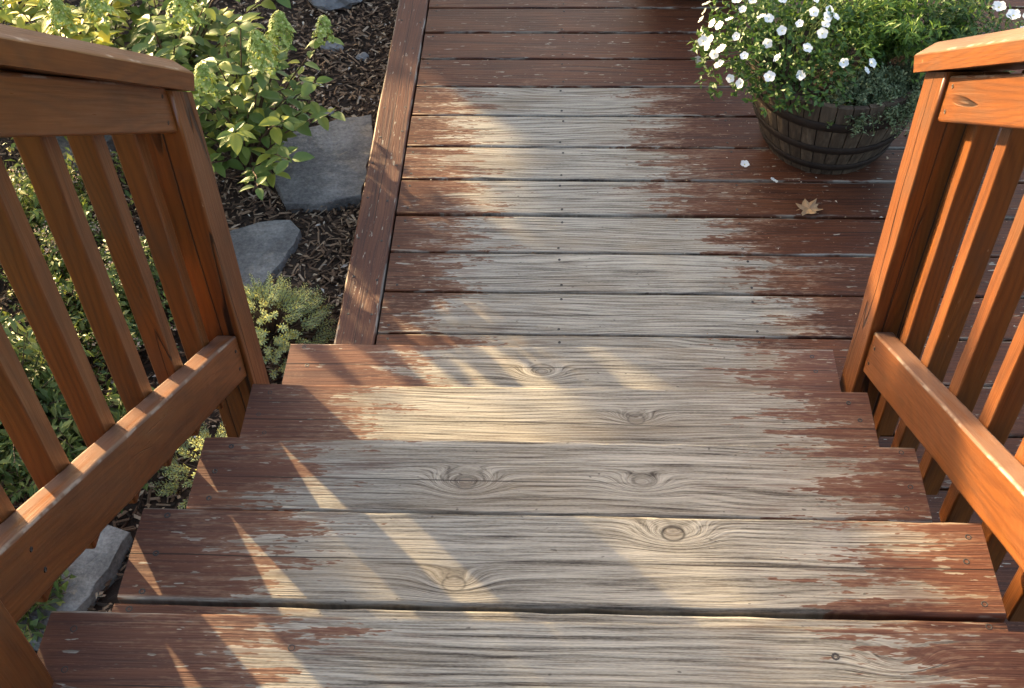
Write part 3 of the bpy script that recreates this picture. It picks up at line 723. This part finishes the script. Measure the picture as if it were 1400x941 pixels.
# ------------------------------------------------------------------ barrel planters
def barrel(label, base):
    g = thing('barrel_planter', label, 'planter', base, 'half-barrel planters on the deck')
    H = .275
    def rad(z): u = z / H; return .160 + .078 * math.sin(min(1, u) * math.pi / 2 * .95)
    N = 36
    for i in range(N):
        a0 = 2 * math.pi * (i + .035) / N; a1 = 2 * math.pi * (i + .965) / N; v = []; f = []
        hz = H + R.uniform(-.002, .002); off = R.uniform(-.0012, .0012)
        nz = 7
        for k in range(nz):
            z = .001 + (hz - .001) * k / (nz - 1)
            for a in (a0, (a0 + a1) / 2, a1):
                for th in (0, .017):
                    r = rad(z) + off - th - (.0012 if a != (a0 + a1) / 2 and th == 0 else 0)
                    v.append((r * math.cos(a), r * math.sin(a), z))
        for k in range(nz - 1):
            for j in range(2):
                a = k * 6 + j * 2
                f.append((a, a + 2, a + 8, a + 6)); f.append((a + 1, a + 7, a + 9, a + 3))
            a = k * 6; f.append((a, a + 6, a + 7, a + 1)); f.append((a + 4, a + 5, a + 11, a + 10))
        t0 = (nz - 1) * 6
        for j in range(2):
            f.append((t0 + j * 2, t0 + j * 2 + 2, t0 + j * 2 + 3, t0 + j * 2 + 1)); f.append((j * 2, j * 2 + 1, j * 2 + 3, j * 2 + 2))
        o = link('stave', mesh('stave', v, f), M['stave'], g); o['seed'] = R.uniform(0, 20)
    for z, hh in ((.028, .026), (.105, .026), (.195, .028)):
        v = []; f = []; n = 56
        for k in range(n):
            a = 2 * math.pi * k / n
            for dz, e in ((0, .0005), (.002, .0045), (hh * .5, .0055), (hh - .002, .0045), (hh, .0005)):
                r = rad(z + dz) + e + .001; v.append((r * math.cos(a), r * math.sin(a), z + dz))
        for k in range(n):
            for j in range(4): f.append((k * 5 + j, ((k + 1) % n) * 5 + j, ((k + 1) % n) * 5 + j + 1, k * 5 + j + 1))
        link('hoop', mesh('hoop', v, f, True), M['hoop'], g)
    v = [(0, 0, H - .035)] + [((rad(H - .04) - .02) * math.cos(2 * math.pi * k / 40), (rad(H - .04) - .02) * math.sin(2 * math.pi * k / 40), H - .045) for k in range(40)]
    link('soil', mesh('soil', v, [(0, 1 + k, 1 + (k + 1) % 40) for k in range(40)]), M['soil'], g)
    return g
barrel('dark half-barrel planter with iron hoops, filled with white flowers', (.735, 2.715, 0.0005))
barrel('second half-barrel planter cut off by the top edge of the picture', (.43, 3.605, 0.0005))
# white petunia
def flower_mesh():
    v = [(0, 0, -.35)]; f = []; n = 30
    for ring_, (r, z) in enumerate(((.16, -.22), (.55, .0), (1.0, .06))):
        for k in range(n):
            a = 2 * math.pi * k / n; lobe = 1 - (.16 if ring_ == 2 else .05) * (0.5 + .5 * math.cos(a * 5)) ** 2
            v.append((r * lobe * math.cos(a), r * lobe * math.sin(a), z + (.08 * math.sin(a * 10) + .05 * math.sin(a * 3 + 1) if ring_ == 2 else 0)))
    for k in range(n): f.append((0, 1 + k, 1 + (k + 1) % n))
    for i in range(2):
        for k in range(n): f.append((1 + i * n + k, 1 + (i + 1) * n + k, 1 + (i + 1) * n + (k + 1) % n, 1 + i * n + (k + 1) % n))
    me = mesh('flower', v, f, True); me.materials.append(M['petal']); me.materials.append(M['throat'])
    for i in range(n): me.polygons[i].material_index = 1
    return me
FLOWER = flower_mesh()
FL = [(0.442, 2.679, 0.455), (0.477, 2.65, 0.473), (0.541, 2.625, 0.491), (0.617, 2.618, 0.495), (0.648, 2.593, 0.48), (0.611, 2.586, 0.481), (0.577, 2.562, 0.465), (0.492, 2.599, 0.461), (0.509, 2.587, 0.463), (0.424, 2.639, 0.429), (0.537, 2.554, 0.451), (0.63, 2.544, 0.45), (0.438, 2.587, 0.414), (0.506, 2.541, 0.425), (0.596, 2.519, 0.427), (0.528, 2.513, 0.404), (0.456, 2.544, 0.389), (0.584, 2.485, 0.375), (0.514, 2.495, 0.364), (0.406, 2.592, 0.377), (0.392, 2.599, 0.356), (0.403, 2.573, 0.346), (0.429, 2.536, 0.33), (0.45, 2.517, 0.329), (0.369, 2.692, 0.361), (0.385, 2.638, 0.375), (0.37, 2.661, 0.354), (0.374, 2.774, 0.344), (0.381, 2.784, 0.361), (0.386, 2.793, 0.379), (0.389, 2.673, 0.396), (0.378, 2.633, 0.358), (0.403, 2.646, 0.407)]
for _ in range(18):
    a = R.uniform(.3, 6.0); b = R.uniform(.35, 1.25)
    FL.append((.60 + .25 * math.cos(a) * math.cos(b), 2.70 + .24 * math.sin(a) * math.cos(b), .27 + .24 * math.sin(b)))
def mound(g, c, rad3, n, ll, lw, mat, seed, shell=.55, lobes=3, cond=None):
    rr = random.Random(seed); items = []; C = Vector(c)
    while len(items) < n:
        a = rr.uniform(0, 6.283); b = math.asin(rr.uniform(-.06, 1)); q = 1 - shell * rr.random() ** 2
        bump = 1 + .10 * math.sin(a * 4 + b * 5) + .07 * math.sin(a * 9 - b * 7)
        nrm = Vector((math.cos(a) * math.cos(b), math.sin(a) * math.cos(b), math.sin(b)))
        p = C + Vector((nrm.x * rad3[0], nrm.y * rad3[1], nrm.z * rad3[2])) * q * bump
        if cond and not cond(p): continue
        for k in range(lobes):
            d = nrm * .5 + Vector((rr.gauss(0, .8), rr.gauss(0, .8), rr.gauss(0, .6)))
            items.append((p, d, nrm + Vector((rr.gauss(0, .5), rr.gauss(0, .5), rr.gauss(0, .5))), ll * rr.uniform(.6, 1.2), lw * rr.uniform(.7, 1.2)))
    return items
pet = thing('petunia_plant', 'mounded white-flowered plant spilling over the left rim of the barrel planter', 'plant', (.60, 2.70, .235))
PB = Vector((.60, 2.70, .235))
its = mound(pet, (0, 0, .03), (.235, .225, .225), 4200, .020, .010, 'petunia_leaf', 41)
link('foliage', leaf_cloud('foliage', its), M['petunia_leaf'], pet)['kind'] = 'stuff'
rr = random.Random(43); st = []
for p in FL:
    P_ = Vector(p) - PB; nrm = (P_ - Vector((0, 0, .035))).normalized()
    st.append(tube([Vector((P_.x * .25, P_.y * .25, .0)), P_ * .7 + Vector((0, 0, .02)), P_], [.0018, .0015, .001], 4))
    fwd = (nrm + Vector((rr.gauss(0, .38), rr.gauss(0, .38) - .05, .30 + rr.gauss(0, .3)))).normalized()
    mw = frame(P_ + nrm * .012, fwd.orthogonal(), fwd.cross(fwd.orthogonal()))
    link('flower', FLOWER, None, pet, mw=mw @ Matrix.Scale(rr.uniform(.0105, .0150), 4))
v, f = join(st); link('stem', mesh('stem', v, f), M['gstem'], pet)
shrub('feathery_plant', 'bright green feathery-leaved plant on the right side of the barrel planter', 'plant', (.84, 2.75, .235), .26, .33, 95, 44, .027, .0085, 'feather', seed=45, droop=.1, stem_mat='gstem', up0=.1)
shrub('feathery_plant', 'deeper green bushy plant at the far right of the barrel planter', 'plant', (1.02, 2.72, .24), .25, .24, 85, 36, .022, .009, 'petunia_leaf', seed=46, droop=.2, stem_mat='gstem')
shrub('trailing_herb', 'grey-green trailing herb hanging over the front rim of the barrel', 'plant', (.78, 2.60, .235), .17, .10, 130, 70, .011, .005, 'thyme', seed=47, droop=.55, stem_mat='gstem', ang=(3.5, 6.2))
shrub('trailing_herb', 'fine grey-green herb tuft under the right handrail end', 'plant', (.90, 2.58, .24), .16, .10, 110, 60, .011, .005, 'thyme', seed=48, droop=.7, stem_mat='gstem')
shrub('petunia_plant', 'leafy plant in the second planter beyond the top edge', 'plant', (.43, 3.605, .235), .2, .25, 50, 30, .026, .012, 'petunia_leaf', seed=49, stem_mat='gstem')
wf = thing('petunia_plant', 'few white flowers at the right edge of the barrel planter by the picture edge', 'plant', (1.13, 2.66, .31))
link('stem', mesh('stem', *join([tube([(-.1, 0, -.05), (-.02, 0, .05), (0, 0, .12)], [.002, .0015, .001], 4), tube([(-.1, 0, -.05), (.01, -.02, .03), (.03, -.03, .09)], [.002, .0015, .001], 4)])), M['gstem'], wf)
for p in ((0, 0, .125), (.03, -.03, .095), (.05, .02, .11), (-.03, .03, .13)):
    mw = frame(p, (1, 0, .2), (0, 1, .3)); link('flower', FLOWER, None, wf, mw=mw @ Matrix.Scale(.018, 4))

# ------------------------------------------------------------------ fallen things on the deck
def fallen(name, label, cat, x, y, rz, s, tilt=.25):
    o = link(name, FLOWER.copy(), None); o.matrix_local = Matrix.Translation((x, y, s * .36)) @ Matrix.Rotation(rz, 4, 'Z') @ Matrix.Rotation(tilt, 4, 'X') @ Matrix.Scale(s, 4)
    return tag(o, label, cat)
fallen('fallen_flower', 'single white blossom lying on the deck left of the barrel planter', 'flower', .504, 2.597, .4, .013)
fallen('fallen_flower', 'white blossom lying on the deck just in front of the barrel planter', 'flower', .577, 2.527, 2.0, .012, .5)
o = fallen('withered_flower', 'small withered flower on the deck near the white petunias', 'flower', .411, 3.097, 1.0, .016, .6)
o.data.materials.clear(); o.data.materials.append(M['dry_petal']); o.data.materials.append(M['dry_petal'])
def brown_leaf():
    pts = []
    prof = [(0, .55), (14, .75), (27, .62), (40, .98), (55, .70), (68, .60), (84, 1.0), (97, .82), (112, .62), (130, .95), (146, .74), (160, .60), (178, .45), (195, .40), (212, .72), (226, .88), (243, .60), (262, .92), (276, 1.05), (292, .66), (308, .84), (324, .96), (340, .60)]
    v = [(0, 0, .004)]
    for a, r in prof: v.append((r * math.cos(RAD(a)) * .044, r * math.sin(RAD(a)) * .034, .002 + .013 * r * r * abs(math.sin(RAD(a * 1.5 + 20)))))
    n = len(prof); f = [(0, 1 + k, 1 + (k + 1) % n) for k in range(n)]
    o = link('fallen_leaf', mesh('fallen_leaf', v, f), M['brown_leaf'], None, (.654, 2.41, .001)); o.rotation_euler = (0, 0, .3)
    tag(o, 'dry tan lobed leaf lying on the deck before the barrel planter', 'leaf')
    sv, sf = tube([(-.004, 0, .004), (-.02, .004, .005), (-.034, .002, .003)], [.0009, .0008, .0007], 4)
    link('leaf_stalk', mesh('leaf_stalk', sv, sf), M['brown_leaf'], o)
brown_leaf()
def debris():
    items = []
    for i in range(420):
        if R.random() < .5:
            a = R.uniform(0, 6.283); q = .17 + abs(R.gauss(0, .16)); x = .735 + q * math.cos(a); y = 2.715 + q * math.sin(a)
        else: x = R.uniform(-.44, 1.2); y = R.choice((YD - R.randrange(-2, 11) * PITCH + R.gauss(0, .006), R.uniform(1.95, 3.6)))
        if y < 1.92: continue
        l = R.uniform(.002, .006) * (2.2 if R.random() < .06 else 1); a = R.uniform(0, 6.283)
        items.append(((x, y, .0016), (math.cos(a), math.sin(a), .05), (R.gauss(0, .3), R.gauss(0, .3), 1), l, l * R.uniform(.3, .8)))
    tag(link('deck_debris', leaf_cloud('deck_debris', items), M['litter']), 'tiny dry crumbs scattered over the deck boards', 'debris', kind='stuff')
debris()

# ------------------------------------------------------------------ unseen trees added for shade, crowns cut with gaps for sun patches
TS = math.tan(el)
def vw(p): return ((p[0] + p[1]) * .7071, p[2] + TS * (p[0] - p[1]) * .7071)
GAPS = []     # (v, w, half width, half height, openness)
def gap(p, rv_, rw_, op=1.0): v_, w_ = vw(p); GAPS.append((v_, w_, rv_, rw_, op))
gap((.61, 1.15, 1.05), .30, .38, 1.0)      # right hand rail
gap((.61, 1.60, .75), .16, .33, 1.0)       # right newel post
gap((.61, .95, .80), .20, .20, 1.0)        # right bottom rail
gap((-.20, 1.42, .337), .20, .085, .95)    # light on the second tread
gap((-.38, 1.20, .505), .06, .05, .9)
gap((-.08, .88, .674), .18, .065, .85)     # light on the fourth tread
gap((.27, .83, .674), .18, .06, .8)
gap((.22, .64, .842), .20, .045, .7)      # light on the fifth tread
gap((-.47, 2.74, 0), .23, .085, 1.0)       # light on the deck border
gap((-.66, .80, .93), .16, .05, 1.0)       # left bottom rail
for yy in (.72, .82, .92, 1.02, 1.12, 1.22, 1.32, 1.42, 1.50): gap((-.652, yy, .462 + (1.51 - yy) * .638), .055, .028, 1.0)
gap((-.60, .70, .842), .05, .06, 1.0)
gap((-.60, .86, .674), .05, .06, 1.0)
gap((-.60, 1.12, .505), .05, .05, 1.0)
gap((.45, 2.75, .45), .30, .22, 1.0)       # white flowers
gap((.90, 2.75, .50), .32, .22, 1.0)
gap((-1.3, 2.70, .42), .38, .22, 1.0)      # hydrangeas
gap((-1.9, 3.0, .42), .40, .25, 1.0)
gap((-1.3, 2.00, .12), .45, .24, .95)      # low shrubs
gap((-1.4, 1.45, .12), .35, .22, .9)
gap((-.74, 2.05, .04), .13, .07, 1.0)      # juniper
def open_at(v_, w_):
    o = 0.0
    for a, b, ra, rb, op in GAPS:
        q = math.hypot((v_ - a) / (ra + .025), (w_ - b) / (rb + .03))
        o = max(o, op * min(1, max(0, (1.25 - q) / .4)))
    return o
def added_shade_tree(label, vc, vr, D, seed, w0=-1.6, w1=1.9):
    rr = random.Random(seed); items = []
    base = Vector(((-D + vc) * .7071, (vc + D) * .7071, GZ - .05))
    g = thing('added_shade_tree', label, 'tree', base, 'unseen trees added for shade')
    n = int(vr * 2 * (w1 - w0) * 3800); k = 0
    while k < n:
        v_ = vc + vr * rr.uniform(-1, 1); w_ = rr.uniform(w0, w1); u_ = -D + rr.gauss(0, .35)
        k += 1
        if rr.random() < open_at(v_, w_): continue
        p = Vector(((u_ + v_) * .7071, (v_ - u_) * .7071, w_ - TS * u_)) - base
        if p.z < .12: continue
        items.append((p, rv(), SUNV + rv(.45), rr.uniform(.06, .09), rr.uniform(.04, .06)))
    link('crown', leaf_cloud('crown', items), M['tree_leaf'], g)['kind'] = 'stuff'
    limbs = [tube([(0, 0, 0), (.03, .02, .5), (-.02, .03, 1.0)], [.08, .065, .05], 8)]
    for i in range(16):
        it = items[rr.randrange(len(items))][0]
        s = Vector((0, 0, rr.uniform(.3, 1.0)))
        limbs.append(tube([s, s.lerp(it, .5) + Vector((0, 0, .1)), it], [.022, .012, .005], 5))
    v, f = join(limbs); link('trunk', mesh('trunk', v, f, True), M['bark'], g)
added_shade_tree('unseen broad leafy tree added beyond the bed, crown shaped to shade the deck', 2.6, 1.7, 6.0, 61)
added_shade_tree('unseen bushy tree added beyond the bed, crown shaped to shade the stairs', -.35, 1.45, 6.3, 62)
